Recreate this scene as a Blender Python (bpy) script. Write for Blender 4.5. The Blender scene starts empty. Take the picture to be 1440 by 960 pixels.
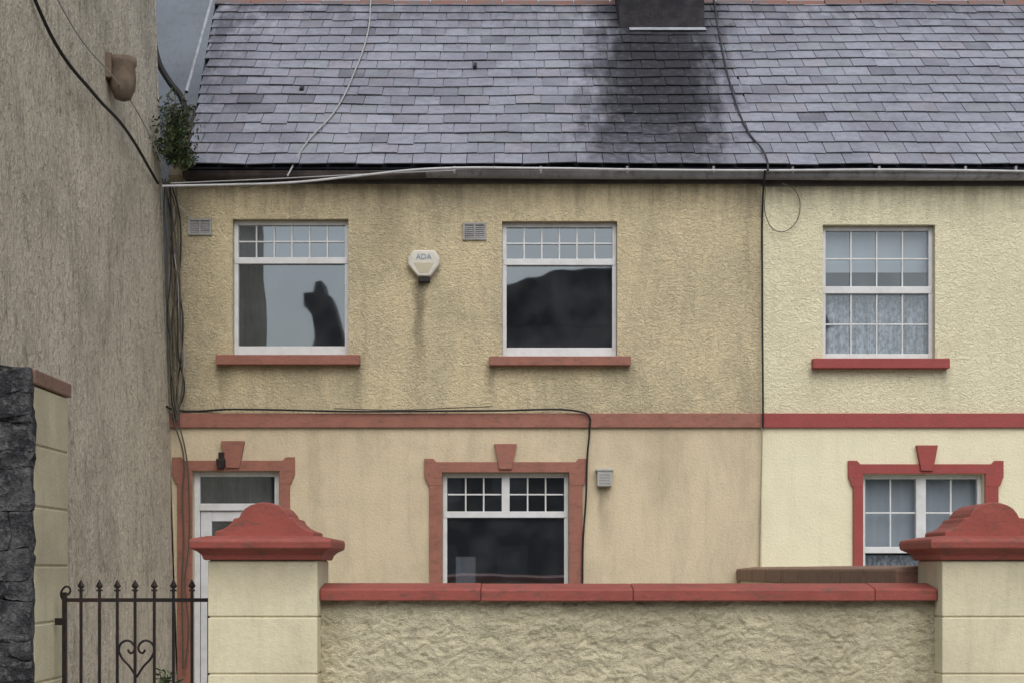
import bpy, bmesh, math, random
from mathutils import Vector, noise
random.seed(7)
R=math.radians
sc=bpy.context.scene
F=2100.0; CZ=1.45
def W(px,py,d): return Vector(((px-720)*d/F, d-15, CZ+(800-py)*d/F))
def X(px,d=15): return (px-720)*d/F
def Z(py,d=15): return CZ+(800-py)*d/F

# ---------------- node helpers
def sock(nt,i,v):
    if isinstance(v,bpy.types.NodeSocket): nt.links.new(v,i)
    elif v is not None:
        if isinstance(v,(tuple,list)) and len(v)==3 and i.type=='RGBA': v=(*v,1)
        i.default_value=v
class M:
    def __init__(s,name,rough=.9,metal=0,spec=.3):
        s.m=bpy.data.materials.new(name); s.m.use_nodes=True; s.nt=s.m.node_tree
        s.b=s.nt.nodes['Principled BSDF']
        s.b.inputs['Roughness'].default_value=rough; s.b.inputs['Metallic'].default_value=metal
        s.b.inputs['Specular IOR Level'].default_value=spec
        g=s.nt.nodes.new('ShaderNodeNewGeometry'); s.pos=g.outputs['Position']
        sp=s.nt.nodes.new('ShaderNodeSeparateXYZ'); s.nt.links.new(s.pos,sp.inputs[0])
        s.x,s.y,s.z=sp.outputs
    def mapv(s,scale):
        n=s.nt.nodes.new('ShaderNodeMapping'); n.inputs['Scale'].default_value=scale
        s.nt.links.new(s.pos,n.inputs[0]); return n.outputs[0]
    def noise(s,scale,detail=4,rough=.6,dist=0,vec=None):
        n=s.nt.nodes.new('ShaderNodeTexNoise'); n.inputs['Scale'].default_value=scale
        n.inputs['Detail'].default_value=detail; n.inputs['Roughness'].default_value=rough; n.inputs['Distortion'].default_value=dist
        s.nt.links.new(vec or s.pos,n.inputs['Vector']); return n.outputs['Fac']
    def math(s,op,a,b=None,clamp=False):
        n=s.nt.nodes.new('ShaderNodeMath'); n.operation=op; n.use_clamp=clamp
        sock(s.nt,n.inputs[0],a)
        if b is not None: sock(s.nt,n.inputs[1],b)
        return n.outputs[0]
    def rng(s,v,a,b,c=0.,d=1.):
        n=s.nt.nodes.new('ShaderNodeMapRange'); n.interpolation_type='SMOOTHSTEP'
        sock(s.nt,n.inputs[0],v)
        for k,q in zip((1,2,3,4),(a,b,c,d)): n.inputs[k].default_value=q
        return n.outputs[0]
    def mix(s,f,a,b,mode='MIX'):
        n=s.nt.nodes.new('ShaderNodeMix'); n.data_type='RGBA'; n.blend_type=mode
        sock(s.nt,n.inputs[0],f); sock(s.nt,n.inputs[6],a); sock(s.nt,n.inputs[7],b)
        return n.outputs[2]
    def col(s,c): sock(s.nt,s.b.inputs['Base Color'],c)
    def bump(s,h,dist=.01,strength=1.,prev=None):
        n=s.nt.nodes.new('ShaderNodeBump'); n.inputs['Distance'].default_value=dist; n.inputs['Strength'].default_value=strength
        sock(s.nt,n.inputs['Height'],h)
        if prev is not None: s.nt.links.new(prev,n.inputs['Normal'])
        s.nt.links.new(n.outputs[0],s.b.inputs['Normal']); return n.outputs[0]

def stucco(name,base,dirt,dirt_amt=.6,bs=18,bd=.012,bdist=1.0,zs=1.,stains=(),cav=.35,streak=.4,eave=None,fine=.25,xgrad=None,lowdirt=None,stz=.28,speck=0,green=0):
    m=M(name,.92,spec=.15)
    big=m.noise(.9,5,.65); med=m.noise(4.5,5,.6)
    st=m.noise(3.2,6,.7,vec=m.mapv((2.6,2.6,stz)))
    f=m.math('MULTIPLY',m.rng(big,.42,.72),dirt_amt)
    c=m.mix(f,base,dirt)
    c=m.mix(m.math('MULTIPLY',m.rng(st,.48,.72),streak),c,dirt)
    c=m.mix(m.math('MULTIPLY',m.rng(med,.35,.7),.25),c,tuple(v*1.12 for v in base))
    if green:
        gn=m.noise(1.7,7,.75,.6,vec=m.mapv((1.2,1.2,.5)))
        c=m.mix(m.math('MULTIPLY',m.rng(gn,.44,.68),green),c,(.29,.275,.20))
    for (x0,hw,zt,zb,s) in stains:
        ax=m.math('ABSOLUTE',m.math('SUBTRACT',m.math('ADD',m.x,m.math('MULTIPLY',m.math('SUBTRACT',med,.5),hw*1.2)),x0))
        k=m.math('MULTIPLY',m.rng(ax,hw*.15,hw,1,0),m.rng(m.z,zb,zt))
        k=m.math('MULTIPLY',k,m.rng(m.z,zt,zt+.02,1,0))
        k=m.math('MULTIPLY',k,m.rng(st,.25,.65,.45,1))
        c=m.mix(m.math('MULTIPLY',k,s),c,tuple(v*.42 for v in dirt))
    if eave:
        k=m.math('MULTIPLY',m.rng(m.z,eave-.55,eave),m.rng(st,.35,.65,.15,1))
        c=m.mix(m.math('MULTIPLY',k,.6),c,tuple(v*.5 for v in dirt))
    if lowdirt:
        k=m.math('MULTIPLY',m.rng(m.z,lowdirt[0],lowdirt[1]),m.rng(big,.3,.6,.3,1))
        c=m.mix(m.math('MULTIPLY',k,lowdirt[2]),c,tuple(v*.7 for v in dirt))
    if xgrad:
        k=m.math('MULTIPLY',m.rng(m.x,xgrad[0],xgrad[1],1,0),m.rng(med,.3,.6,.5,1))
        c=m.mix(m.math('MULTIPLY',k,xgrad[2]),c,tuple(v*.6 for v in dirt))
    if speck:
        c=m.mix(m.math('MULTIPLY',m.rng(m.noise(16,6,.75,vec=m.mapv((1,1,.45))),.52,.68),speck),c,tuple(v*.45 for v in dirt))
    vec=m.mapv((1,1,zs)) 
    h=m.noise(bs,4,.55,bdist,vec=vec)
    hh=m.rng(h,.3,.7)
    c=m.mix(m.math('MULTIPLY',m.rng(h,.5,.3),cav),c,tuple(v*.45 for v in dirt))
    m.col(c)
    if fine:
        g=m.noise(150,2,.7); hh=m.math('ADD',hh,m.math('MULTIPLY',g,fine))
    m.bump(hh,bd)
    return m.m

def plain(name,c,rough=.6,var=.25,dirt=None,scale=6,bd=.0,bs=60,metal=0,spec=.3,grime=0):
    m=M(name,rough,metal,spec)
    n=m.noise(scale,5,.65)
    k=m.mix(m.math('MULTIPLY',m.rng(n,.35,.7),var),c,dirt or tuple(v*.45 for v in c))
    if grime:
        g=m.noise(9,6,.7,vec=m.mapv((1.5,1.5,.5)))
        k=m.mix(m.math('MULTIPLY',m.rng(g,.5,.68),grime),k,(.09,.08,.06))
    m.col(k)
    if bd: m.bump(m.noise(bs,3,.6),bd)
    return m.m

# ---------------- mesh helpers
def link(o,parent=None):
    sc.collection.objects.link(o)
    if parent: o.parent=parent
    return o
def empty(name):
    e=bpy.data.objects.new(name,None); e.empty_display_size=.2; return link(e)
class MB:
    def __init__(s): s.v=[]; s.f=[]
    def box(s,x0,x1,y0,y1,z0,z1):
        n=len(s.v)
        s.v+=[(x0,y0,z0),(x1,y0,z0),(x1,y1,z0),(x0,y1,z0),(x0,y0,z1),(x1,y0,z1),(x1,y1,z1),(x0,y1,z1)]
        s.f+=[tuple(n+i for i in q) for q in ((0,3,2,1),(4,5,6,7),(0,1,5,4),(1,2,6,5),(2,3,7,6),(3,0,4,7))]
    def quad(s,*p):
        n=len(s.v); s.v+=[tuple(q) for q in p]; s.f.append(tuple(range(n,n+len(p))))
    def prism_y(s,pts,y0,y1):
        n=len(s.v); k=len(pts)
        s.v+=[(x,y0,z) for x,z in pts]+[(x,y1,z) for x,z in pts]
        s.f.append(tuple(range(n,n+k))); s.f.append(tuple(range(n+2*k-1,n+k-1,-1)))
        for i in range(k):
            j=(i+1)%k; s.f.append((n+i,n+k+i,n+k+j,n+j))
    def prism_x(s,pts,x0,x1):
        n=len(s.v); k=len(pts)
        s.v+=[(x0,y,z) for y,z in pts]+[(x1,y,z) for y,z in pts]
        s.f.append(tuple(range(n,n+k))); s.f.append(tuple(range(n+2*k-1,n+k-1,-1)))
        for i in range(k):
            j=(i+1)%k; s.f.append((n+i,n+k+i,n+k+j,n+j))
    def obj(s,name,mat,parent=None,bevel=0,smooth=False,fix=True):
        me=bpy.data.meshes.new(name); me.from_pydata(s.v,[],s.f); me.update()
        if fix:
            bm=bmesh.new(); bm.from_mesh(me); bmesh.ops.recalc_face_normals(bm,faces=bm.faces); bm.to_mesh(me); bm.free()
        me.materials.append(mat)
        if smooth: me.polygons.foreach_set('use_smooth',[True]*len(me.polygons))
        o=bpy.data.objects.new(name,me); link(o,parent)
        if bevel:
            b=o.modifiers.new('bev','BEVEL'); b.width=bevel; b.segments=2; b.limit_method='ANGLE'
        return o
def cable(name,pts,r,mat,parent=None):
    c=bpy.data.curves.new(name,'CURVE'); c.dimensions='3D'; c.bevel_depth=r; c.bevel_resolution=2; c.resolution_u=8
    sp=c.splines.new('BEZIER'); sp.bezier_points.add(len(pts)-1)
    for b,p in zip(sp.bezier_points,pts):
        b.co=p; b.handle_left_type=b.handle_right_type='AUTO'
    c.materials.append(mat)
    return link(bpy.data.objects.new(name,c),parent)
def wall_holes(name,x0,x1,z0,z1,holes,mat,parent,reveal=.13,y=0.):
    xs=sorted(set([x0,x1]+[min(max(v,x0),x1) for h in holes for v in h[:2]])); zs=sorted(set([z0,z1]+[min(max(v,z0),z1) for h in holes for v in h[2:]]))
    b=MB()
    for i in range(len(xs)-1):
        for j in range(len(zs)-1):
            cx=(xs[i]+xs[i+1])/2; cz=(zs[j]+zs[j+1])/2
            if any(h[0]<cx<h[1] and h[2]<cz<h[3] for h in holes): continue
            b.quad((xs[i],y,zs[j]),(xs[i+1],y,zs[j]),(xs[i+1],y,zs[j+1]),(xs[i],y,zs[j+1]))
    for a,c,d,e in holes:
        d=max(d,z0); r=y+reveal
        b.quad((a,y,d),(a,y,e),(a,r,e),(a,r,d)); b.quad((c,y,e),(c,y,d),(c,r,d),(c,r,e))
        b.quad((a,y,e),(c,y,e),(c,r,e),(a,r,e)); b.quad((c,y,d),(a,y,d),(a,r,d),(c,r,d))
    return b.obj(name,mat,parent,fix=False)

# ---------------- materials
zb=Z(591)
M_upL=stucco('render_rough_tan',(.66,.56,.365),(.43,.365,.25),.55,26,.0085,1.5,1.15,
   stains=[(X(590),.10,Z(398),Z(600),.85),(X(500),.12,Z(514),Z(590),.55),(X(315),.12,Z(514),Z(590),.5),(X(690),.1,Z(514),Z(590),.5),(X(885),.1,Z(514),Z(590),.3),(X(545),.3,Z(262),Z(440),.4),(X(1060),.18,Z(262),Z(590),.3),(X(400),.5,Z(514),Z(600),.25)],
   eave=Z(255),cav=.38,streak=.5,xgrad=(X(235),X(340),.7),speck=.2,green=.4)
M_loL=stucco('render_smooth_tan',(.64,.54,.375),(.45,.38,.265),.6,45,.002,.6,1.,fine=.6,
   stains=[(X(848),.08,Z(686),Z(790),.6),(X(440),.12,Z(604),Z(760),.35),(X(930),.25,Z(604),Z(820),.25),(X(520),.35,Z(602),Z(700),.2)],cav=.1,streak=.5,green=.25,speck=.08)
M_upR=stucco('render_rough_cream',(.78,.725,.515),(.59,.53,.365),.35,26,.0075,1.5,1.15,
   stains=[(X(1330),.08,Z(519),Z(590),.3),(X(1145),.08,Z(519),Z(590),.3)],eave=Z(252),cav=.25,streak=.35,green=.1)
M_loR=stucco('render_smooth_cream',(.77,.72,.52),(.62,.56,.40),.35,45,.002,.6,1.,cav=.06,streak=.3,green=.08,fine=.6)
M_front=stucco('render_dash_cream',(.71,.645,.45),(.44,.39,.26),.55,55,.005,1.2,1.3,cav=.4,streak=.45,
   stains=[(X(470,8.4),.15,1.28,.8,.5),(X(1300,8.4),.12,1.28,.7,.5),(X(940,8.4),.35,1.28,.8,.35)],lowdirt=(.7,1.3,.3),speck=.25,green=.2)
M_pil=stucco('render_smooth_pillar',(.72,.66,.465),(.52,.455,.31),.55,50,.0012,.6,1.,cav=.06,streak=.5,lowdirt=(1.2,1.5,.6),speck=.12,green=.2,fine=.8)
M_left=stucco('render_weathered',(.60,.54,.435),(.30,.27,.215),.7,26,.014,.8,.6,cav=.35,streak=.85,stz=.5,speck=.6)
def redpaint(name,c,var,gr):
    m=M(name,.6,spec=.3)
    n=m.noise(5,6,.7); n2=m.noise(22,5,.7,vec=m.mapv((.5,1,1.6)))
    k=m.mix(m.math('MULTIPLY',m.rng(n,.35,.7),var),c,tuple(v*.6 for v in c))
    k=m.mix(m.math('MULTIPLY',m.rng(n2,.50,.68),gr),k,(.12,.075,.055))
    k=m.mix(m.math('MULTIPLY',m.rng(m.noise(70,4,.7),.60,.72),.5),k,(.42,.26,.2))
    m.col(k); m.bump(m.noise(40,4,.6),.003); return m.m
M_redF=redpaint('red_paint_faded',(.32,.135,.098),.45,.5)
M_redB=redpaint('red_paint',(.32,.066,.06),.3,.3)
M_redC=redpaint('red_paint_coping',(.33,.085,.065),.45,.7)
M_redD=redpaint('red_paint_weathered',(.24,.14,.10),.5,.9)
M_white=plain('white_pvc',(.66,.67,.68),.4,.4,(.45,.44,.41),8)
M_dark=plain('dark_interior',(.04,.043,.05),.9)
M_black=plain('black_cable',(.02,.02,.022),.6)
M_greyc=plain('grey_cable',(.36,.36,.36),.6)
M_iron=plain('black_iron',(.012,.011,.011),.5,.35,(.06,.025,.015),14,bd=.001,bs=80)
M_grey=plain('grey_plastic',(.42,.42,.40),.6,.4)
M_gut=plain('gutter_grey',(.30,.30,.32),.5,.5,(.1,.1,.1),3,grime=.7)
M_gutd=plain('gutter_dark',(.05,.042,.045),.6,.6,(.16,.13,.12),4)
M_fascia=plain('fascia_board',(.07,.065,.07),.7,.6,(.15,.13,.12),3)
M_conc=plain('concrete',(.30,.29,.27),.9,.4,None,3,bd=.004,bs=50,grime=.3)
M_asph=plain('asphalt',(.055,.055,.058),.9,.4,(.035,.035,.035),2,bd=.006,bs=120)
M_lead=plain('lead_flashing',(.38,.40,.44),.6,.5,(.15,.15,.16),8)
M_soot=plain('sooty_brick',(.022,.021,.025),.95,.7,(.06,.055,.06),5,bd=.01,bs=25)
M_ridge=plain('ridge_tile',(.22,.11,.085),.85,.9,(.14,.13,.135),5,bd=.004)
M_opp=plain('opposite_render',(.11,.11,.12),.9,.3)
M_oppr=plain('opposite_slate',(.045,.05,.065),.9,.3)

# slate
m=M('roof_slate',.6,spec=.35)
at=m.nt.nodes.new('ShaderNodeVertexColor'); at.layer_name='Col'
n1=m.noise(1.1,6,.7); n2=m.noise(14,5,.65); n3=m.noise(4,5,.65,vec=m.mapv((1.6,.5,.5)))
c=m.mix(m.math('MULTIPLY',m.rng(n2,.35,.7),.5),at.outputs['Color'],(.14,.145,.175))
c=m.mix(m.math('MULTIPLY',m.rng(n1,.45,.72),.45),c,(.33,.34,.385))
c=m.mix(m.math('MULTIPLY',m.rng(n1,.5,.34),.35),c,(.12,.12,.15))
c=m.mix(m.math('MULTIPLY',m.rng(m.noise(30,4,.7),.58,.72),.4),c,(.40,.40,.40))
wx=m.math('ADD',m.x,m.math('MULTIPLY',m.math('SUBTRACT',n3,.5),1.1))
cx=m.math('ADD',m.math('MULTIPLY',m.math('SUBTRACT',m.z,5.5),.15),1.40)
k=m.rng(m.math('ABSOLUTE',m.math('SUBTRACT',wx,cx)),.36,1.05,1,0)
k=m.math('MULTIPLY',k,m.rng(m.math('ADD',m.z,m.math('MULTIPLY',m.math('SUBTRACT',n2,.5),1.2)),4.6,6.5,.3,1))
k=m.math('MULTIPLY',k,m.rng(n2,.25,.5,.8,1))
c=m.mix(m.math('MULTIPLY',k,.97),c,(.016,.015,.02))
k=m.math('MULTIPLY',m.rng(m.math('ADD',m.x,m.math('MULTIPLY',n3,.8)),-3.2,-2.2,1,0),m.rng(n3,.38,.6))
c=m.mix(m.math('MULTIPLY',k,.75),c,(.05,.052,.065))
k=m.math('MULTIPLY',m.rng(m.z,7.4,8.25),m.rng(n3,.35,.6)); c=m.mix(m.math('MULTIPLY',k,.5),c,(.07,.07,.085))
m.col(c); m.bump(m.noise(35,4,.6),.005); M_slate=m.m

def glassmat(name,refl,tint=(.85,.9,.95),bd=.0012):
    g=bpy.data.materials.new(name); g.use_nodes=True; nt=g.node_tree; nt.nodes.remove(nt.nodes['Principled BSDF'])
    out=nt.nodes['Material Output']
    t=nt.nodes.new('ShaderNodeBsdfTransparent'); t.inputs[0].default_value=(*tint,1)
    gl=nt.nodes.new('ShaderNodeBsdfGlossy'); gl.inputs['Roughness'].default_value=.02; gl.inputs[0].default_value=(.82,.92,1,1)
    no=nt.nodes.new('ShaderNodeTexNoise'); no.inputs['Scale'].default_value=2.2; no.inputs['Detail'].default_value=1
    ge=nt.nodes.new('ShaderNodeNewGeometry'); nt.links.new(ge.outputs['Position'],no.inputs['Vector'])
    bu=nt.nodes.new('ShaderNodeBump'); bu.inputs['Distance'].default_value=bd; nt.links.new(no.outputs['Fac'],bu.inputs['Height']); nt.links.new(bu.outputs[0],gl.inputs['Normal'])
    no2=nt.nodes.new('ShaderNodeTexNoise'); no2.inputs['Scale'].default_value=3; no2.inputs['Detail'].default_value=6
    nt.links.new(ge.outputs['Position'],no2.inputs['Vector'])
    df=nt.nodes.new('ShaderNodeBsdfDiffuse'); df.inputs[0].default_value=(.35,.36,.38,1)
    m0=nt.nodes.new('ShaderNodeMixShader'); mr=nt.nodes.new('ShaderNodeMapRange'); mr.inputs[1].default_value=.4; mr.inputs[2].default_value=.8; mr.inputs[3].default_value=.03; mr.inputs[4].default_value=.14
    nt.links.new(no2.outputs['Fac'],mr.inputs[0]); nt.links.new(mr.outputs[0],m0.inputs[0]); nt.links.new(t.outputs[0],m0.inputs[1]); nt.links.new(df.outputs[0],m0.inputs[2])
    mx=nt.nodes.new('ShaderNodeMixShader'); mx.inputs[0].default_value=refl
    nt.links.new(m0.outputs[0],mx.inputs[1]); nt.links.new(gl.outputs[0],mx.inputs[2]); nt.links.new(mx.outputs[0],out.inputs[0])
    return g
M_glass=glassmat('window_glass',.22)
M_glassC=glassmat('window_glass_clear',.12)
cm=M('net_curtain',.9,spec=.1)
lace=cm.noise(30,3,.7,vec=cm.mapv((1,.2,.5)))
cm.col(cm.mix(cm.rng(lace,.40,.62),(.20,.215,.23),(.44,.46,.48))); M_curt=cm.m
M_blind=plain('roller_blind',(.40,.42,.43),.9,.3,(.31,.33,.35),4)
M_dimc=plain('dim_curtain',(.12,.13,.14),.9,.3)

YF=.075
def window(parent,tag,x0,x1,z0,z1,parts,glass=None,fw=.045,fb=None,curtain=None):
    b=MB(); fb=fb or fw
    b.box(x0+.002,x0+fw,YF,YF+.06,z0,z1-.002); b.box(x1-fw,x1-.002,YF,YF+.06,z0,z1-.002)
    b.box(x0+fw,x1-fw,YF+.002,YF+.06,z1-fw,z1-.002); b.box(x0+fw,x1-fw,YF+.002,YF+.06,z0+.002,z0+fb)
    g=MB()
    for p in parts:
        if p[0]=='h': b.box(p[3],p[4],YF-.006,YF+.055,p[1],p[2])
        if p[0]=='v': b.box(p[1],p[2],YF-.003,YF+.055,p[3],p[4])
        if p[0]=='grid':
            _,xa,xb,za,zb_,c,r=p
            for i in range(1,c):
                q=xa+(xb-xa)*i/c; b.box(q-.008,q+.008,YF+.018,YF+.032,za,zb_)
            for j in range(1,r):
                q=za+(zb_-za)*j/r; b.box(xa,xb,YF+.020,YF+.034,q-.008,q+.008)
    b.obj(tag+'_frame',M_white,parent,bevel=.004)
    g.quad((x0+.01,YF+.036,z0+.01),(x1-.01,YF+.036,z0+.01),(x1-.01,YF+.036,z1-.01),(x0+.01,YF+.036,z1-.01))
    g.obj(tag+'_glass',glass or M_glass,parent,fix=False)
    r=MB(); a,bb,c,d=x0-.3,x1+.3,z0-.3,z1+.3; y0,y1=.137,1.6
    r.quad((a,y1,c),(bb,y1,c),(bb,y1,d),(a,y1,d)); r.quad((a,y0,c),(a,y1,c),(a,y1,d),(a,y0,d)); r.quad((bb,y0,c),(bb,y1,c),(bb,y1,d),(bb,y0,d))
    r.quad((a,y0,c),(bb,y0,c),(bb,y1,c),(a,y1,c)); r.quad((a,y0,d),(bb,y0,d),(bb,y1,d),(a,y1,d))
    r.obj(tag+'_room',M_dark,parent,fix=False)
    if curtain:
        for ci,cu in enumerate(curtain):
            (xa,xb,za,zb_,amp,fr)=cu[:6]; mt=cu[6] if len(cu)>6 else M_curt
            q=MB(); n=int((xb-xa)/.008)+1
            for i in range(n):
                u0=xa+(xb-xa)*i/n; u1=xa+(xb-xa)*(i+1)/n
                f=lambda u:.20+amp*math.sin(u*fr)+amp*.5*math.sin(u*fr*2.3+1)
                q.quad((u0,f(u0),za),(u1,f(u1),za),(u1,f(u1),zb_),(u0,f(u0),zb_))
            q.obj(tag+'_curtain_%d'%ci,mt,parent,fix=False)
def sill(parent,tag,x0,x1,z0,z1,mat):
    b=MB(); b.prism_x([(-.10,z0),(-.10,z1-.012),(YF,z1),(YF,z0)],x0,x1); 
    b.obj(tag,mat,parent,bevel=.006)
def surround(parent,tag,xo,xi,xj,xk,ztop,zin,zear,zbot,kx0,kx1,kz,mat):
    b=MB(); e=.05
    b.box(xo+e,xi,-.03,.001,zbot,zin); b.box(xj,xk-e,-.03,.001,zbot,zin)
    L=[(xo+e,zin-.13),(xo+e*.7,zin-.12),(xo+e*.25,zin-.06),(xo,zin-.03),(xo,ztop+.004),(xo+.09,ztop+.004),(xo+.12,ztop-.03)]
    Rr=[(xk-.12,ztop-.03),(xk-.09,ztop+.004),(xk,ztop+.004),(xk,zin-.03),(xk-e*.25,zin-.06),(xk-e*.7,zin-.12),(xk-e,zin-.13)]
    b.prism_y([(xi-.004,zin-.13),(xi-.004,zin+.001),(xj+.004,zin+.001),(xj+.004,zin-.13)]+Rr[::-1]+L[::-1],-.033,.001)
    b.obj(tag,mat,parent,bevel=.004)
    k=MB(); w=(kx1-kx0); zt=kz; zl=zin+.03
    c=(kx0+kx1)/2
    k.prism_y([(c-w*.28,zl),(c+w*.28,zl),(c+w*.36,ztop),(c+w*.5,zt),(c-w*.5,zt),(c-w*.36,ztop)],-.055,.001)
    k.obj(tag+'_keystone',mat,parent,bevel=.004)

# ================= HOUSES
H1=empty('terraced_house'); H2=empty('terraced_house.001')
XL=-3.45; XP=X(1071); XR=9.0
EZ=5.40
w1=(X(327),X(490),Z(499),Z(308)); w2=(X(706),X(868),Z(501),Z(311)); w3=(X(1157),X(1315),Z(504),Z(316))
g1=(X(622),X(800),Z(838),Z(664)); g2=(X(1213),X(1384),Z(812),Z(666)); dr=(X(271),X(393),.02,Z(662))
w4=(X(1500),X(1660),Z(504),Z(316))
wall_holes('upper_wall',XL,XP,zb,EZ,[w1,w2],M_upL,H1)
wall_holes('lower_wall',XL,XP,0,zb,[g1,dr],M_loL,H1)
wall_holes('upper_wall',XP,XR,zb,EZ,[w3,w4],M_upR,H2)
wall_holes('lower_wall',XP,XR,0,zb,[g2],M_loR,H2)
for P,a,c,mt in ((H1,XL,XP,M_loL),(H2,XP,XR,M_loR)):
    b=MB(); b.quad((a,6.7,0),(c,6.7,0),(c,6.7,EZ),(a,6.7,EZ)); b.obj('rear_wall',mt,P,fix=False)
    x=a if P is H1 else c
    b=MB(); b.quad((x,.001,0),(x,6.7,0),(x,6.7,EZ),(x,3.25,8.15),(x,.001,EZ)); b.obj('gable_wall',mt,P,fix=False)
for P,a,c,mt in ((H1,X(240),XP-.002,M_redF),(H2,XP+.002,XR,M_redB)):
    b=MB(); b.box(a,c,-.035,.001,Z(601),Z(581)); b.obj('string_course',mt,P,bevel=.004)
def topgrid(w,zt0,zt1,cols,fw=.045):
    return [('h',zt0,zt1,w[0]+.01,w[1]-.01),('grid',w[0]+fw,w[1]-fw,zt1,w[3]-fw,cols,2)]
window(H1,'window_a',*w1,topgrid(w1,Z(369),Z(360),6),fb=.10,curtain=[(w1[0],w1[1],Z(362),w1[3],.002,10,M_dimc)])
window(H1,'window_b',*w2,topgrid(w2,Z(371),Z(362),6),fb=.10)
mx=X(711)
window(H1,'window_c',*g1,[('h',Z(727),Z(718),g1[0]+.01,g1[1]-.01),('v',mx-.04,mx+.04,Z(718),g1[3]-.01),
   ('grid',g1[0]+.05,mx-.04,Z(718),g1[3]-.045,3,2),('grid',mx+.04,g1[1]-.05,Z(718),g1[3]-.045,3,2)],
   curtain=[(X(640),X(668),Z(830),Z(782),.004,20,M_dimc)])
for i,w in enumerate((w3,w4)):
    xm0,xm1=w[0]+.045,w[1]-.045
    window(H2,'sash_window_%d'%i,*w,[('h',Z(411),Z(401),w[0]+.01,w[1]-.01),('grid',xm0,xm1,Z(401),w[3]-.045,4,2),('grid',xm0,xm1,w[2]+.05,Z(411),4,2)],
      glass=M_glassC,fb=.06,curtain=[(w[0],w[1],Z(378),w[3],.002,10,M_blind),(w[0]+.01,w[1]-.01,w[2]+.03,Z(412),.018,48)])
mx=X(1298)
window(H2,'window_casement',*g2,[('v',mx-.05,mx+.05,Z(770),g2[3]-.01),('h',Z(777),Z(768),g2[0]+.01,g2[1]-.01),
   ('grid',g2[0]+.05,mx-.05,Z(768),g2[3]-.045,2,2),('grid',mx+.05,g2[1]-.05,Z(768),g2[3]-.045,2,2)],glass=M_glassC,
   curtain=[(g2[0],g2[1],Z(768),g2[3],.006,28,M_blind),(g2[0],g2[1],g2[2],Z(780),.01,40)])
sill(H1,'sill_a',X(306),X(507),Z(514),Z(499)+.002,M_redF); sill(H1,'sill_b',X(688),X(886),Z(515),Z(501)+.002,M_redF)
sill(H2,'sill_a',X(1141),X(1332),Z(519),Z(504)+.002,M_redB); sill(H1,'sill_c',X(605),X(818),Z(850),Z(838)+.002,M_redF)
sill(H2,'sill_b',X(1484),X(1675),Z(519),Z(504)+.002,M_redB)
surround(H1,'window_surround',X(597),X(622),X(800),X(826),Z(645),Z(664),.1,Z(836),X(695),X(727),Z(624),M_redF)
surround(H2,'window_surround',X(1192),X(1213),X(1384),X(1410),Z(648),Z(666),.1,Z(820),X(1287),X(1317),Z(626),M_redB)
surround(H1,'door_surround',X(243),X(271),X(393),X(415),Z(643),Z(662),.1,.02,X(312),X(345),Z(620),M_redF)
# door
b=MB(); x0,x1,z0,z1=dr
b.box(x0+.002,x0+.06,.06,.12,z0,z1-.002); b.box(x1-.06,x1-.002,.06,.12,z0,z1-.002); b.box(x0+.06,x1-.06,.062,.12,z1-.05,z1-.002)
b.box(x0+.06,x1-.06,.05,.12,Z(717),Z(707))
lx0,lx1=x0+.065,x1-.065; lt=Z(718)
b.box(lx0,lx0+.11,.075,.115,z0,lt); b.box(lx1-.11,lx1,.075,.115,z0,lt)
for za,zc in ((lt-.10,lt),(Z(758)-.09,Z(758)),(1.0,1.12),(z0,.22)): b.box(lx0+.11,lx1-.11,.077,.113,za,zc)
b.box(lx0+.11,lx1-.11,.09,.105,.22,1.0); b.box(lx0+.11,lx1-.11,.09,.105,1.12,Z(758)-.09)
b.box((lx0+lx1)/2-.03,(lx0+lx1)/2+.03,.085,.11,.22,1.0)
b.obj('door',M_white,H1,bevel=.005)
b=MB(); b.quad((x0+.02,.1,Z(760)),(x1-.02,.1,Z(760)),(x1-.02,.1,z1-.02),(x0+.02,.1,z1-.02)); b.obj('door_glass',M_glass,H1,fix=False)
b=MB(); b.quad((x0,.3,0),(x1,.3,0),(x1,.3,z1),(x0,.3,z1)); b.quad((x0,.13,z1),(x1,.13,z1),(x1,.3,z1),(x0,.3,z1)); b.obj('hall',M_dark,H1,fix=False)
b=MB(); b.box(lx1-.09,lx1-.03,.05,.075,.95,1.12); b.obj('door_handle',M_iron,H1,bevel=.01)
b=MB(); b.box(x0-.1,x1+.1,-.25,.06,0,.02); b.obj('door_step',M_conc,H1)

for i,(a,c,d,e) in enumerate(((265,298,331,308),(651,684,338,314))):
    b=MB(); x0,x1,z0,z1=X(a),X(c),Z(d),Z(e)
    b.box(x0,x0+.02,-.02,.001,z0,z1); b.box(x1-.02,x1,-.02,.001,z0,z1); b.box(x0+.02,x1-.02,-.02,.001,z1-.02,z1); b.box(x0+.02,x1-.02,-.02,.001,z0,z0+.02)
    b.box((x0+x1)/2-.008,(x0+x1)/2+.008,-.019,.001,z0+.02,z1-.02)
    for j in range(6):
        q=z0+.03+j*(z1-z0-.05)/6; b.prism_x([(-.004,q),(-.016,q-.006),(-.016,q),(-.004,q+.014)],x0+.02,x1-.02)
    b.obj('wall_vent_%d'%i,plain('vent_grey%d'%i,(.33,.33,.33),.7,.6,(.18,.17,.15),12),H1)

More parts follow.
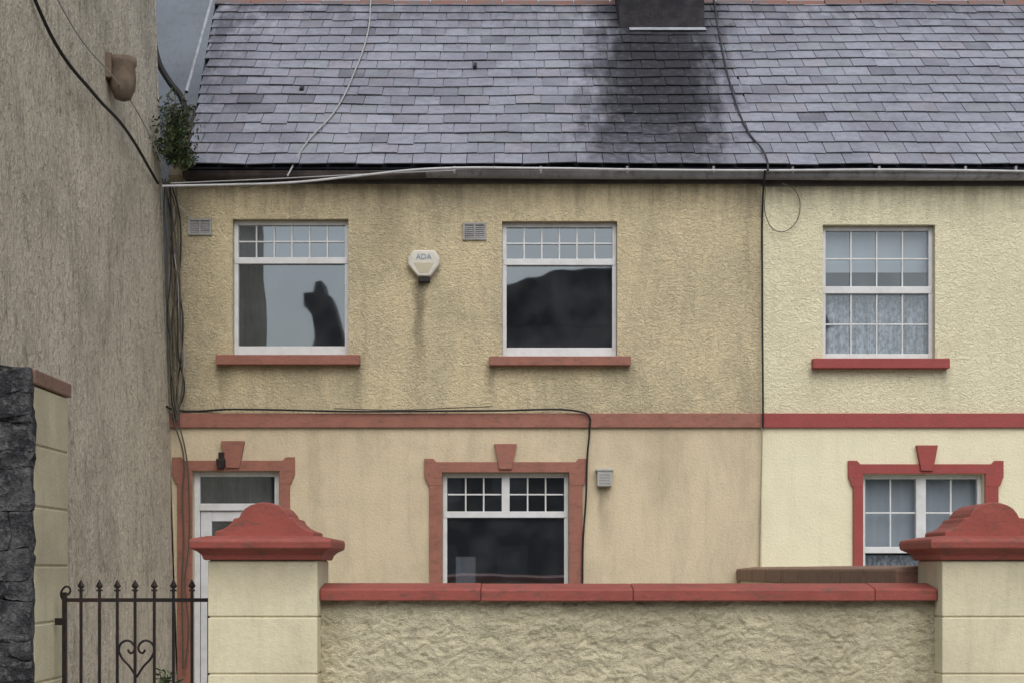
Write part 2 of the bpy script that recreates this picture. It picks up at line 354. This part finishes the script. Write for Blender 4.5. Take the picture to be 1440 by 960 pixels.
# ---------------- roof
EY=-.15; REZ=Z(233,14.85); P=R(40); RUN=3.50; SL=RUN/math.cos(P)
def roofpt(x,s,n):
    n=n+.014*noise.noise(Vector((x*.6,s*.7,3.1)))+.007*noise.noise(Vector((x*2.1,s*2,9)))
    sag=-.015*math.sin((x+3.4)/5.9*math.pi)*math.sin(s/SL*math.pi)
    return (x,EY+s*math.cos(P)-n*math.sin(P),REZ+s*math.sin(P)+n*math.cos(P)+sag)
def RP(px,py,lift=.05):
    t=(800-py)/F; k=math.tan(P)
    r=(t*(15+EY)-(REZ-CZ))/(k-t); r=max(r,-.05)
    p=W(px,py,15+EY+r); return p+Vector((0,-lift*math.sin(P),lift*math.cos(P)))
def slates(parent,xa,xb,leftfn):
    v=[];f=[];cols=[]; g=.247; rows=int(SL/g)+1; w=.272
    for r in range(rows):
        s0=r*g-.03; x=xa-(w/2 if r%2 else 0)-.05*random.random()
        while x<xb:
            wj=w+random.uniform(-.012,.012)
            a=max(x+.0035,leftfn(s0)); c=min(x+wj-.0035,xb); x+=wj
            if c-a<.03: continue
            js=random.gauss(0,.004); jn=random.gauss(0,.002); tw=random.gauss(0,.003)
            sl=max(js+s0,-.035); se=min(s0+g*1.9,SL)
            if random.random()<.018: sl-=.03
            n0=.030+jn; n1=.002; t=.011
            k=len(v)
            v+= [roofpt(a,sl+tw,n0),roofpt(c,sl-tw,n0),roofpt(c,se,n1),roofpt(a,se,n1),
                 roofpt(a,sl+tw,n0+t),roofpt(c,sl-tw,n0+t),roofpt(c,se,n1+t),roofpt(a,se,n1+t)]
            f+=[tuple(k+i for i in q) for q in ((0,3,2,1),(4,5,6,7),(0,1,5,4),(1,2,6,5),(2,3,7,6),(3,0,4,7))]
            q=random.gauss(1,.10)*.82; h=random.random()
            cc=(.30*q,.312*q,.370*q) if h<.8 else ((.29*q,.31*q,.345*q) if h<.9 else (.32*q,.31*q,.355*q))
            if random.random()<.02: cc=tuple(u*.6 for u in cc)
            dk=tuple(u*.28 for u in cc)  # lower lip faces coloured darker, deepening the shade line under each row
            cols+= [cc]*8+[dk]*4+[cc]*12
    me=bpy.data.meshes.new('roof_slates'); me.from_pydata(v,[],f); me.update()
    ca=me.color_attributes.new('Col','FLOAT_COLOR','CORNER')
    for i,cc in enumerate(cols): ca.data[i].color=(*cc,1)
    me.materials.append(M_slate); link(bpy.data.objects.new('roof_slates',me),parent)
lf=lambda s:-3.24-.40*max(s,0)/SL
slates(H1,-3.7,XP-.0,lf); slates(H2,XP+.0,XR,lambda s:XP+.0)
RY=EY+RUN; RZ=REZ+SL*math.sin(P)
for Pn,a,c in ((H1,-3.24,XP),(H2,XP,XR)):
    b=MB(); aa=a-.4 if Pn is H1 else a
    b.quad((a,EY,REZ-.03),(c,EY,REZ-.03),(c,RY,RZ-.03),(aa,RY,RZ-.03)); b.quad((aa,RY,RZ-.03),(c,RY,RZ-.03),(c,2*RY-EY,REZ-.03),(a,2*RY-EY,REZ-.03))
    b.quad((a,EY,REZ-.03),(c,EY,REZ-.03),(c,.0,EZ-.03),(a,.0,EZ-.03))
    b.obj('roof_deck',M_oppr,Pn,fix=False)
    b=MB(); x=aa
    while x<c-.02:
        xe=min(x+.44,c); j=random.uniform(-.008,.008)
        b.prism_x([(RY-.13,RZ-.075+j),(RY-.03,RZ+.03+j),(RY,RZ+.045+j),(RY+.03,RZ+.03+j),(RY+.13,RZ-.075+j),(RY,RZ-.02+j)],x+.004,xe-.004); x+=.44
    b.obj('ridge_tiles',M_ridge,Pn,bevel=.01)
b=MB(); b.quad((-3.24,EY-.02,REZ-.06),(-3.24,EY-.02,REZ+.03),(-3.64,RY,RZ+.03),(-3.64,RY,RZ-.08)); b.obj('verge_mortar',M_lead,H1,fix=False)
b=MB()
for (a,c) in ((425,130),(668,98)):
    p=RP(a,c,.048); u=Vector((0,math.cos(P),math.sin(P))); e=Vector((1,0,0)); nn=Vector((0,-math.sin(P),math.cos(P)))*.012
    q=[p-e*.02-u*.05,p+e*.02-u*.05,p+e*.022+u*.05,p-e*.018+u*.05]; b.v+= [tuple(z-nn) for z in q]+[tuple(z+nn) for z in q]; k=len(b.v)-8
    b.f+=[tuple(k+i for i in z) for z in ((0,3,2,1),(4,5,6,7),(0,1,5,4),(1,2,6,5),(2,3,7,6),(3,0,4,7))]
b.obj('roof_slots',M_soot,H1)  # thin dark boxes stand in for the blackness of small slots in the slates
b=MB(); b.box(-3.27,XP,-.035,.003,Z(259),Z(232)); b.obj('fascia',M_fascia,H1)
b=MB(); b.box(XP,XR,-.035,.003,Z(262),Z(240)); b.obj('fascia',M_fascia,H2)
def gutter(parent,name,pts,mat,r=.062):
    v=[];f=[]; K=9
    prof=[(r*math.cos(t),r*math.sin(t)) for t in [math.pi+math.pi*i/(K-1) for i in range(K)]]
    prof=[(prof[0][0]-.006,.004)]+prof+[(prof[-1][0],.004)]; K=len(prof)
    for (x,z) in pts:
        for (py,pz) in prof: v.append((x,-.125+py,z+pz))
    for i in range(len(pts)-1):
        for j in range(K-1): f.append((i*K+j,i*K+j+1,(i+1)*K+j+1,(i+1)*K+j))
    b=MB(); b.v=v; b.f=f; o=b.obj(name,mat,parent,smooth=True,fix=False)
    s=o.modifiers.new('s','SOLIDIFY'); s.thickness=.005
gutter(H1,'gutter_old',[(-3.27,Z(243,14.85)),(-1.5,Z(243,14.85)),(X(600),Z(242,14.85))],M_gutd,.06)
gutter(H1,'gutter',[(X(596),Z(241,14.85)),(1.,Z(243,14.85)),(XP,Z(243,14.85))],M_gut,.06)
gutter(H2,'gutter',[(XP,Z(243,14.85)),(4,Z(244,14.85)),(XR,Z(244,14.85))],M_gut,.065)
b=MB()
for x in [X(q) for q in (640,760,880,1000,1110,1230,1350,1420)]: b.box(x-.012,x+.012,-.192,-.05,Z(252),Z(241))
b.obj('gutter_brackets',M_gut,H1,bevel=.004)
b=MB(); b.box(1.26,2.27,2.62,3.75,7.2,9.5); b.box(1.22,2.31,2.58,3.79,9.5,9.62); b.obj('chimney_stack',M_soot,H1,bevel=.015)
for x in (1.5,2.03):
    bm=bmesh.new(); bmesh.ops.create_cone(bm,segments=20,radius1=.14,radius2=.11,depth=.5,cap_ends=True); me=bpy.data.meshes.new('chimney_pot'); bm.to_mesh(me); bm.free(); me.materials.append(M_ridge)
    o=link(bpy.data.objects.new('chimney_pot',me),H1); o.location=(x,3.2,9.87)
b=MB(); b.prism_x([(2.50,7.765),(2.60,7.83),(2.615,7.83),(2.615,7.75)],1.38,2.28); b.obj('chimney_flashing',M_lead,H1,bevel=.004)

# ================= LEFT BUILDING
LB=empty('rendered_building')
def lx(z): return -3.345-.033*(z) 
nY,nZ=120,90
b=MB(); y0,y1,zt=-6.0,-.0,9.5
for i in range(nY+1):
    for j in range(nZ+1):
        y=y0+(y1-y0)*i/nY; z=zt*j/nZ
        b.v.append((lx(z)+.03*noise.noise(Vector((y*.6,z*.5,0)))+.012*noise.noise(Vector((y*3,z*1.5,4)))-(.02 if i==nY else 0),y,z))
for i in range(nY):
    for j in range(nZ):
        k=i*(nZ+1)+j; b.f.append((k,k+nZ+1,k+nZ+2,k+1))
b.obj('side_wall',M_left,LB,smooth=True,fix=False)
b=MB(); b.quad((-9,-6,0),(lx(0),-6,0),(lx(9.5),-6,9.5),(-9,-6,9.5)); b.quad((-9,0.0,0),(lx(0),0,0),(lx(9.5),0,9.5),(-9,0,9.5)); b.quad((-9,-6,0),(-9,0,0),(-9,0,9.5),(-9,-6,9.5))
b.obj('end_walls',M_left,LB,fix=False)
b=MB(); b.prism_y([(-9.2,9.4),(lx(9.5)+.05,9.4),(-6.2,12)],-6.2,.15); b.obj('roof',M_oppr,LB)
M_pot=plain('terracotta',(.19,.14,.10),.85,.8,(.10,.085,.07),9,bd=.004)
VP=empty('wall_vent_pot'); pc=W(152,112,13.1); px0=lx(pc.z)
bm=bmesh.new(); prof=[(.02,-.19),(.07,-.17),(.105,-.09),(.115,.0),(.105,.10),(.12,.13),(.12,.18),(.09,.18),(.085,.10)]
ring=[]
for r_,z_ in prof: ring.append([bm.verts.new((r_*math.cos(t),r_*math.sin(t),z_)) for t in [2*math.pi*k/20 for k in range(20)]])
for a,c in zip(ring,ring[1:]):
    for k in range(20): bm.faces.new((a[k],a[(k+1)%20],c[(k+1)%20],c[k]))
bm.faces.new(ring[0][::-1]); bm.faces.new(ring[-1])
me=bpy.data.meshes.new('pot'); bm.to_mesh(me); bm.free(); me.materials.append(M_pot); me.polygons.foreach_set('use_smooth',[True]*len(me.polygons))
o=link(bpy.data.objects.new('pot',me),VP); o.location=(px0+.12,pc.y,pc.z)
b=MB(); b.box(px0-.02,px0+.05,pc.y-.12,pc.y+.10,pc.z-.02,pc.z+.20); b.obj('bracket',M_pot,VP,bevel=.01)

BB=empty('rear_building')
M_back=plain('rear_render_grey',(.16,.18,.21),.8,.5,(.10,.115,.135),1.5,bd=.004,grime=.3)
b=MB(); b.quad((-8,3.6,0),(-3.3,3.6,0),(-3.3,3.6,7.2),(-8,3.6,7.2)); b.quad((-8,3.6,7.2),(-3.3,3.6,7.2),(-3.3,6,10.5),(-8,6,10.5)); b.obj('walls',M_back,BB,fix=False)
cable('rainwater_pipe',[W(212,-30,15.4),W(214,30,15.4),W(222,85,15.35),W(238,115,15.3),W(256,140,15.3),W(262,190,15.3)],.032,M_black,BB)
cable('verge_trim',[W(300,-8,18.2),W(262,130,16.4)],.02,M_lead,BB)

# ================= FRONT BOUNDARY
def blocks(bd,x0,x1,y0,y1,zs,gap=.007):
    for a,c in zip(zs,zs[1:]): bd.box(x0,x1,y0,y1,a+gap/2,c-gap/2)
    bd.box(x0+.008,x1-.008,y0+.008,y1-.008,zs[0],zs[-1])
PY=-6.75
def pillar(name,x0):
    E=empty(name); x1=x0+.605; y0,y1=PY,PY+.5
    b=MB(); blocks(b,x0,x1,y0,y1,[-.02,.242,.557,.872,1.187,1.502],.009); b.obj('shaft',M_pil,E,bevel=.005)
    c=(x0+x1)/2; cy=(y0+y1)/2
    prof=[(.02,1.502),(.03,1.53),(.05,1.548),(.085,1.566),(.088,1.60),(.083,1.618),(.0,1.636)]
    v=[];f=[]
    for e,z in prof:
        hx=.3025+e; hy=.25+e
        v+=[(c-hx,cy-hy,z),(c+hx,cy-hy,z),(c+hx,cy+hy,z),(c-hx,cy+hy,z)]
    for i in range(len(prof)-1):
        for k in range(4): f.append((i*4+k,i*4+(k+1)%4,i*4+4+(k+1)%4,i*4+4+k))
    f.append((3,2,1,0)); n=4*(len(prof)-1); f.append((n,n+1,n+2,n+3))
    b=MB(); b.v=v;b.f=f; b.obj('cap',M_redC,E,bevel=.006)
    h=[(.275,1.625),(.275,1.655),(.268,1.664),(.235,1.672),(.205,1.688),(.18,1.712),(.168,1.735),(.14,1.738),(.13,1.76),(.108,1.788),(.075,1.808),(.035,1.82),(0,1.824)]
    pts=[(c+a,z) for a,z in h]+[(c-a,z) for a,z in h[:-1][::-1]]
    b=MB(); b.prism_y(pts,cy-.20,cy+.20); b.obj('crown',M_redC,E,bevel=.006)
    return E
pillar('gate_pillar',-1.68); pillar('gate_pillar.001',2.377)
def frontwall(name,xa,xb,hi):
    E=empty(name); b=MB(); y=-6.60
    dx=.0075 if hi else .06; nx=int((xb-xa)/dx); z0,z1=(.55 if hi else 0),1.285; nz=int((z1-z0)/dx)
    for i in range(nx+1):
        for j in range(nz+1):
            x=xa+(xb-xa)*i/nx; z=z0+(z1-z0)*j/nz
            q=Vector((x*20,z*28,1.7)); wv=noise.noise_vector(q*.6)*1.0
            h=1-abs(noise.noise(q+wv))*2.4; h2=noise.noise(q*.55+wv*.5); h3=noise.noise(Vector((x*1.2,z*1.2,5)))
            h4=.75+.4*noise.noise(Vector((x*3,z*3,8)))
            b.v.append((x,y-.011*max(h,-.3)*h4-.012*h2-.008*h3,z))
    for i in range(nx):
        for j in range(nz):
            k=i*(nz+1)+j; b.f.append((k,k+nz+1,k+nz+2,k+1))
    b.obj('rough_render',M_front,E,smooth=True,fix=False)
    b=MB(); b.box(xa,xb,-6.585,-6.35,0,1.28); 
    if hi: b.box(xa,xb,-6.61,-6.58,0,.56)
    b.obj('core',M_front,E)
    b=MB(); x=xa+.002
    for L in ((.9,.85,1.35,2.,2.) if hi else (1.2,)*8):
        e=min(x+L,xb-.002)
        if e-x<.05: break
        dz=random.uniform(-.003,.003)
        b.prism_x([(-6.67,1.275+dz),(-6.67,1.338+dz),(-6.655,1.345+dz),(-6.47,1.372+dz),(-6.29,1.345+dz),(-6.29,1.275+dz)],x,e-.002); x=e
    b.obj('coping',M_redC,E,bevel=.006)
frontwall('boundary_wall',-1.075,2.377,True); frontwall('boundary_wall.001',2.982,9,False)
E=empty('dividing_wall'); b=MB(); b.box(X(1035)+.04,XP,-6.25,-.001,0,1.34); b.obj('core',M_loR,E)
b=MB(); y=-6.25
while y<-.1:
    e=min(y+.75,-.002); b.prism_y([(X(1035),1.335),(XP+.05,1.335),(XP+.05,1.455),(XP-.08,1.475),(X(1035),1.455)],y,e-.004); y=e
b.obj('coping',M_redD,E,bevel=.015)

# stone pier
E=empty('stone_gate_pier'); b=MB()
blocks(b,-3.1,-2.645,-6.72,-6.10,[0,.15,.48,.817,1.147,1.47,1.80,2.14,2.47],.012); b.obj('rendered_side',M_pil,E,bevel=.006)
b=MB(); b.box(-3.15,-2.635,-6.745,-6.06,2.475,2.56); b.obj('coping',M_redD,E,bevel=.01)
sm=M('dark_rubble_stone',.95,spec=.2); n=sm.noise(7,7,.75); n2=sm.noise(25,5,.7)
c=sm.mix(sm.rng(n,.4,.62),(.045,.045,.05),(.15,.148,.15)); c=sm.mix(sm.math('MULTIPLY',sm.rng(n2,.50,.64),.6),c,(.25,.245,.23)); sm.col(c); sm.bump(sm.math('ADD',n2,n),.06)
sb=bmesh.new(); z=0
while z<2.5:
    hh=random.uniform(.08,.24); hh=min(hh,2.56-z)
    if 2.56-z-hh<.08: hh=2.56-z
    x=-2.64
    while x>-6:
        w=random.uniform(.10,.34)
        r=bmesh.ops.create_cube(sb,size=1); vs=r['verts']
        bmesh.ops.scale(sb,verts=vs,vec=(w-.004,.09,hh-.004)); bmesh.ops.translate(sb,verts=vs,vec=(x-w/2,-6.77+random.uniform(-.012,.012),z+hh/2)); x-=w
    z+=hh
bmesh.ops.bevel(sb,geom=[e for e in sb.edges],offset=.010,segments=1)
bmesh.ops.subdivide_edges(sb,edges=[e for e in sb.edges if e.calc_length()>.05],cuts=6,use_grid_fill=True)
for v in sb.verts: v.co+=noise.noise_vector(v.co*7)*.026+noise.noise_vector(v.co*22)*.016
me=bpy.data.meshes.new('stones'); sb.to_mesh(me); sb.free(); me.materials.append(sm.m); link(bpy.data.objects.new('stones',me),E)
b=MB(); b.box(-6,-3.1,-6.755,-6.3,0,2.52); b.box(-3.1,-2.66,-6.775,-6.73,0,2.5); b.obj('mortar',sm.m,E)

# ---------------- gate
G=empty('iron_gate'); gd=8.6; gy=gd-15
def gp(px,py): return W(px,py,gd)
b=MB(); xa,xb=gp(90,0).x,gp(296,0).x
rz=gp(0,843).z
b.box(xa,xb,gy-.006,gy+.006,rz-.011,rz+.011)
b.box(xa,xb,gy-.006,gy+.006,.62,.64); b.box(xa,xb,gy-.006,gy+.006,.12,.145)
b.box(xa-.008,xa+.016,gy-.013,gy+.013,.06,gp(0,832).z); b.box(xb-.016,xb+.008,gy-.013,gy+.013,.06,gp(0,846).z)
bars=[114,140,165,190,217,244,270]
for p in bars:
    x=gp(p,0).x; t=gp(0,818).z
    b.box(x-.0075,x+.0075,gy-.0075,gy+.0075,.13,t-.03)
    n=len(b.v); z0=t-.04
    b.v+=[(x,gy,t+.018),(x-.022,gy,z0+.018),(x,gy-.011,z0+.018),(x+.022,gy,z0+.018),(x,gy+.011,z0+.018),(x,gy,z0-.005)]
    for a,c in ((1,2),(2,3),(3,4),(4,1)): b.f.append((n,n+a,n+c)); b.f.append((n+5,n+c,n+a))
    b.box(x-.016,x+.016,gy-.010,gy+.010,z0-.012,z0-.002)
b.obj('bars',M_iron,G)
def heart(cx,cz,s,flip=1):
    for sg in (-1,1):
        P_=[(0,-1.15),(.35,-.6),(.85,.0),(.95,.5),(.6,.85),(.2,.7),(.12,.35),(.32,.18),(.48,.35)]
        cable('scroll',[(cx+sg*a*s,gy,cz+c*s*flip) for a,c in P_],.0068,M_iron,G)
heart(gp(192,0).x,gp(0,922).z,.105)
heart(gp(192,0).x,.72-.1,.09,-1)
cable('latch_curl',[gp(92,846),gp(86,838),gp(88,828),gp(95,824),gp(99,830),gp(95,836)],.006,M_iron,G)
b=MB(); 
for z in (.35,1.15): b.box(xa-.05,xa,gy-.01,gy+.01,z-.02,z+.02)
b.obj('hinges',M_iron,G)

# ---------------- small things
AB=empty('burglar_alarm_box'); b=MB()
pp=[(588,391),(606,391),(619,374),(619,366),(612,354),(581,354),(574,366),(574,374)]
q=[(X(a),Z(c)) for a,c in pp]; b.prism_y(q,-.085,-.001); o=b.obj('cover',plain('cream_plastic',(.64,.61,.53),.45,.4),AB,bevel=.018); o.modifiers[0].segments=4
b=MB(); b.box(X(589),X(605),-.07,-.002,Z(398),Z(392)); b.obj('strobe',M_black,AB,bevel=.006)
M_blue=plain('blue_print',(.22,.30,.42),.6)
tc=bpy.data.curves.new('lettering','FONT'); tc.body='ADA'; tc.size=.075; tc.align_x='CENTER'; tc.extrude=.001; tc.materials.append(M_blue)
o=link(bpy.data.objects.new('lettering',tc),AB); o.location=(X(596.5),-.088,Z(367)); o.rotation_euler=(R(90),0,0)
b=MB(); b.prism_y([(X(582),Z(372)),(X(611),Z(372)),(X(603),Z(386)),(X(590),Z(386))],-.0875,-.08); b.obj('badge',plain('badge_grey',(.5,.45,.33),.5),AB)

JB=empty('junction_box'); b=MB(); b.box(X(839),X(860),-.09,-.001,Z(684),Z(661)); b.box(X(837),X(862),-.10,-.001,Z(663),Z(659)); b.obj('housing',M_grey,JB,bevel=.01)
b=MB()
for k in range(4): b.box(X(842),X(857),-.094,-.088,Z(680-k*4),Z(681-k*4)+.012)
b.obj('louvres',plain('grey_dark',(.22,.22,.21),.6),JB)
DL=empty('wall_lamp'); b=MB(); p=W(311,642,14.93); b.box(p.x-.03,p.x+.03,-.07,-.034,p.z-.05,p.z+.05); b.prism_y([(p.x-.03,p.z-.12),(p.x+.03,p.z-.12),(p.x+.045,p.z-.02),(p.x-.045,p.z-.02)],-.12,-.05); b.obj('lamp',M_iron,DL,bevel=.008)

UC=empty('utility_cables')
M_brc=plain('brown_cable',(.09,.08,.06),.7)
def cb(nm,pts,r,mt=M_black): cable(nm,[W(*p) if not isinstance(p,Vector) else p for p in pts],r,mt,UC)
cb('eave_line',[(228,262,14.6),(320,260,14.7),(410,257,14.72),(500,248,14.74),(600,238,14.76),(760,237,14.76),(900,239,14.77),(1075,240,14.78),(1250,239,14.78),(1500,242,14.78)],.012,plain('white_cable',(.55,.55,.56),.6,.4))
cb('eave_line_b',[(240,258,14.65),(380,252,14.7),(520,245,14.75),(640,240,14.75)],.006,M_greyc)
cb('band_line',[(234,571,14.8),(246,576,14.94),(330,575,14.94),(500,578,14.94),(690,577,14.94),(815,578,14.94),(828,584,14.94),(829,602,14.95),(826,640,14.95),(824,700,14.95),(820,760,14.95),(819,830,14.95)],.010)
cb('band_line_b',[(470,574,14.95),(560,576,14.95),(640,573,14.95),(692,571,14.95)],.005,M_brc)
cb('party_line',[(1076,240,14.75),(1073,275,14.93),(1072,400,14.95),(1073,575,14.93),(1073,592,14.93),(1072,606,14.95)],.010)
cb('party_line_low',[(1072,600,14.94),(1070,700,14.97),(1068,800,14.97)],.007,plain('dirty_cream_cable',(.36,.33,.23),.7,.5))
cb('loop',[(1076,262,14.9),(1079,310,14.95),(1095,326,14.95),(1115,318,14.95),(1125,292,14.95),(1118,268,14.95),(1100,258,14.9)],.005,plain('grey_dark_cable',(.12,.12,.10),.6))
cb('roof_line_r',[RP(1003,2),RP(1012,60),RP(1028,130),RP(1050,190),RP(1078,232),W(1080,240,14.75)],.010,plain('faded_black_cable',(.05,.05,.06),.7))
cb('roof_line_l',[RP(522,2),RP(518,50),RP(498,110),RP(470,165),RP(430,210),W(404,248,14.72)],.009,M_greyc)
cb('side_line_a',[(40,-20,10.9),(80,65,11.4),(130,130,12.1),(175,180,13.2),(222,258,14.7)],.014)
cb('side_line_b',[(70,-20,11.0),(110,50,11.7),(160,110,12.8),(200,170,13.9),(235,245,14.7)],.006,M_greyc)
for k in range(10):
    o=random.uniform(-8,8)
    pts=[(228+k*2.0+o*.3,255+random.uniform(-5,10),14.8)]
    for py in range(300,600,50): pts.append((233+k*1.8+random.uniform(-6,8)+(py-300)*.03,py,14.9+random.uniform(-.03,.03)))
    pts.append((246+random.uniform(-4,6),590,14.9))
    if k in(1,3):
        for py in range(640,1000,60): pts.append((254+k*3+random.uniform(-3,3),py,14.9))
    cb('drop_%d'%k,pts,random.choice((.004,.006,.008)),random.choice((M_black,M_brc,M_brc,M_greyc)) if k not in (1,3) else M_brc)
cb('stray',[(240,280,14.9),(262,300,14.95),(268,308,14.97)],.005,M_greyc)

# ---------------- plants
def foliage(name,c,rad,n,base,leaf=.05,seed=1):
    rnd=random.Random(seed); E=empty(name); b=MB(); tw=[]
    for s in range(n):
        th=rnd.uniform(0,2*math.pi); el=rnd.uniform(-.8,1.4); L=rnd.uniform(.45,1.1)
        end=Vector((math.cos(th)*math.cos(el)*rad[0]*L,math.sin(th)*math.cos(el)*rad[1]*L,math.sin(el)*rad[2]*L))+c
        mid=(base+end)/2+Vector((0,0,rad[2]*.25)); tw.append((base,mid,end))
        for k in range(14):
            t=.25+.75*k/13; p=base*(1-t)**2+mid*2*t*(1-t)+end*t*t
            dv=Vector((rnd.gauss(0,1),rnd.gauss(0,1),rnd.gauss(-.2,.8))).normalized(); sd=dv.cross(Vector((rnd.random(),rnd.random(),1))).normalized()
            l=leaf*rnd.uniform(.5,1.5); 
            b.quad(p,p+dv*l*.5+sd*l*.16,p+dv*l,p+dv*l*.5-sd*l*.16)
    gm=M(name+'_leaf',.7,spec=.3); n_=gm.noise(14,3); gm.col(gm.mix(gm.rng(n_,.35,.65),(.045,.075,.035),(.12,.165,.075))); b.obj('leaves',gm.m,E,fix=False)
    tm=bpy.data.materials.get('twig') or plain('twig',(.08,.06,.04))
    for i,(a,m_,e) in enumerate(tw[::4]): cable('twig_%d'%i,[a,m_,e],.004,tm,E)
foliage('roof_shrub',W(246,192,14.66),(.30,.2,.46),120,W(246,238,14.72),.055,3)
foliage('gutter_weed',W(268,222,14.66),(.16,.1,.10),22,W(262,236,14.72),.045,8)
foliage('gate_weed',W(236,955,12.5),(.12,.12,.10),14,Vector((W(236,955,12.5).x,-2.5,.2)),.08,5)

# ---------------- ground etc.
b=MB(); b.quad((-300,-300,-.15),(300,-300,-.15),(300,300,-.15),(-300,300,-.15)); b.obj('ground',plain('ground_soil',(.10,.11,.06),.95,.5),None,fix=False)
b=MB(); b.quad((-60,-15,-.146),(60,-15,-.146),(60,-8.4,-.146),(-60,-8.4,-.146)); b.obj('road',M_asph,None,fix=False)
b=MB(); x=-60
while x<60: b.quad((x,-11.75,-.142),(x+2,-11.75,-.142),(x+2,-11.65,-.142),(x,-11.65,-.142)); x+=5
b.obj('road_marking',plain('road_paint',(.7,.7,.68),.7,.4),None,fix=False)
b=MB(); b.box(-60,60,-8.25,-6.3,-.14,0); b.obj('footpath',M_conc)
b=MB(); b.box(-60,60,-8.4,-8.255,-.14,.004); b.box(-60,60,-15.15,-15,-.14,.004); b.obj('kerb',plain('kerb_stone',(.33,.33,.32),.9,.4),None,bevel=.01)
b=MB(); b.box(-60,60,-19,-15.155,-.14,0); b.obj('footpath.001',M_conc)
b=MB(); b.box(-3.3,9,-6.3,0,-.14,-.002); b.obj('front_yard',M_conc)

O=empty('opposite_building'); b=MB(); r=MB(); gq=MB()
b.box(-25,25,-38,-30,-.14,5.6)
r.prism_x([(-38.3,5.5),(-29.7,5.5),(-34,7.9)],-25,25)
b.prism_y([(-6.0,5.5),(-5.15,5.5),(-5.15,8.4),(-5.32,9.1),(-5.5,9.7),(-5.7,9.85),(-5.8,10.3),(-5.95,10.25),(-6.0,9.9),(-6.35,9.85),(-6.3,9.4),(-6.15,9.3)],-31.5,-30.2)
b.box(-1.2,9.5,-36,-29.8,5.5,8.8)
v=[(-1.4,8.8),(9.7,8.8)]+[(9.7-11.1*i/12,8.8+1.75*math.sin(math.pi*i/12)**.35) for i in range(1,12)]
r.prism_y(v,-36,-29.7)
for i in range(-11,12):
    for z in (.9,3.6): gq.box(i*2.1-.5,i*2.1+.5,-30.0,-29.97,z,z+1.3)
b.obj('walls',M_opp,O); r.obj('roof',M_oppr,O); gq.obj('windows',plain('opp_window',(.2,.21,.23),.3),O)

# ---------------- light & world
w=bpy.data.worlds.new('World'); sc.world=w; w.use_nodes=True; nt=w.node_tree; bg=nt.nodes['Background']
sky=nt.nodes.new('ShaderNodeTexSky'); sky.sky_type='NISHITA'; sky.sun_disc=False; sky.sun_elevation=R(48); sky.sun_rotation=R(170); sky.air_density=1.2; sky.dust_density=3
hs=nt.nodes.new('ShaderNodeHueSaturation'); hs.inputs['Saturation'].default_value=.45
nt.links.new(sky.outputs[0],hs.inputs['Color']); nt.links.new(hs.outputs[0],bg.inputs[0]); bg.inputs[1].default_value=.15
L=bpy.data.lights.new('sun','SUN'); L.energy=1.35; L.angle=R(60); L.color=(1,.99,.98)
o=link(bpy.data.objects.new('sun',L)); o.rotation_euler=(R(42),0,R(10)); 
cam=bpy.data.cameras.new('camera'); cam.lens=52.5; cam.sensor_width=36; cam.shift_y=320/1440; cam.clip_end=1000; cam.clip_start=.1
co=link(bpy.data.objects.new('camera',cam)); co.location=(0,-15,CZ); co.rotation_euler=(R(90),0,0); sc.camera=co
sc.view_settings.view_transform='Standard'; sc.view_settings.look='None'; sc.view_settings.exposure=0
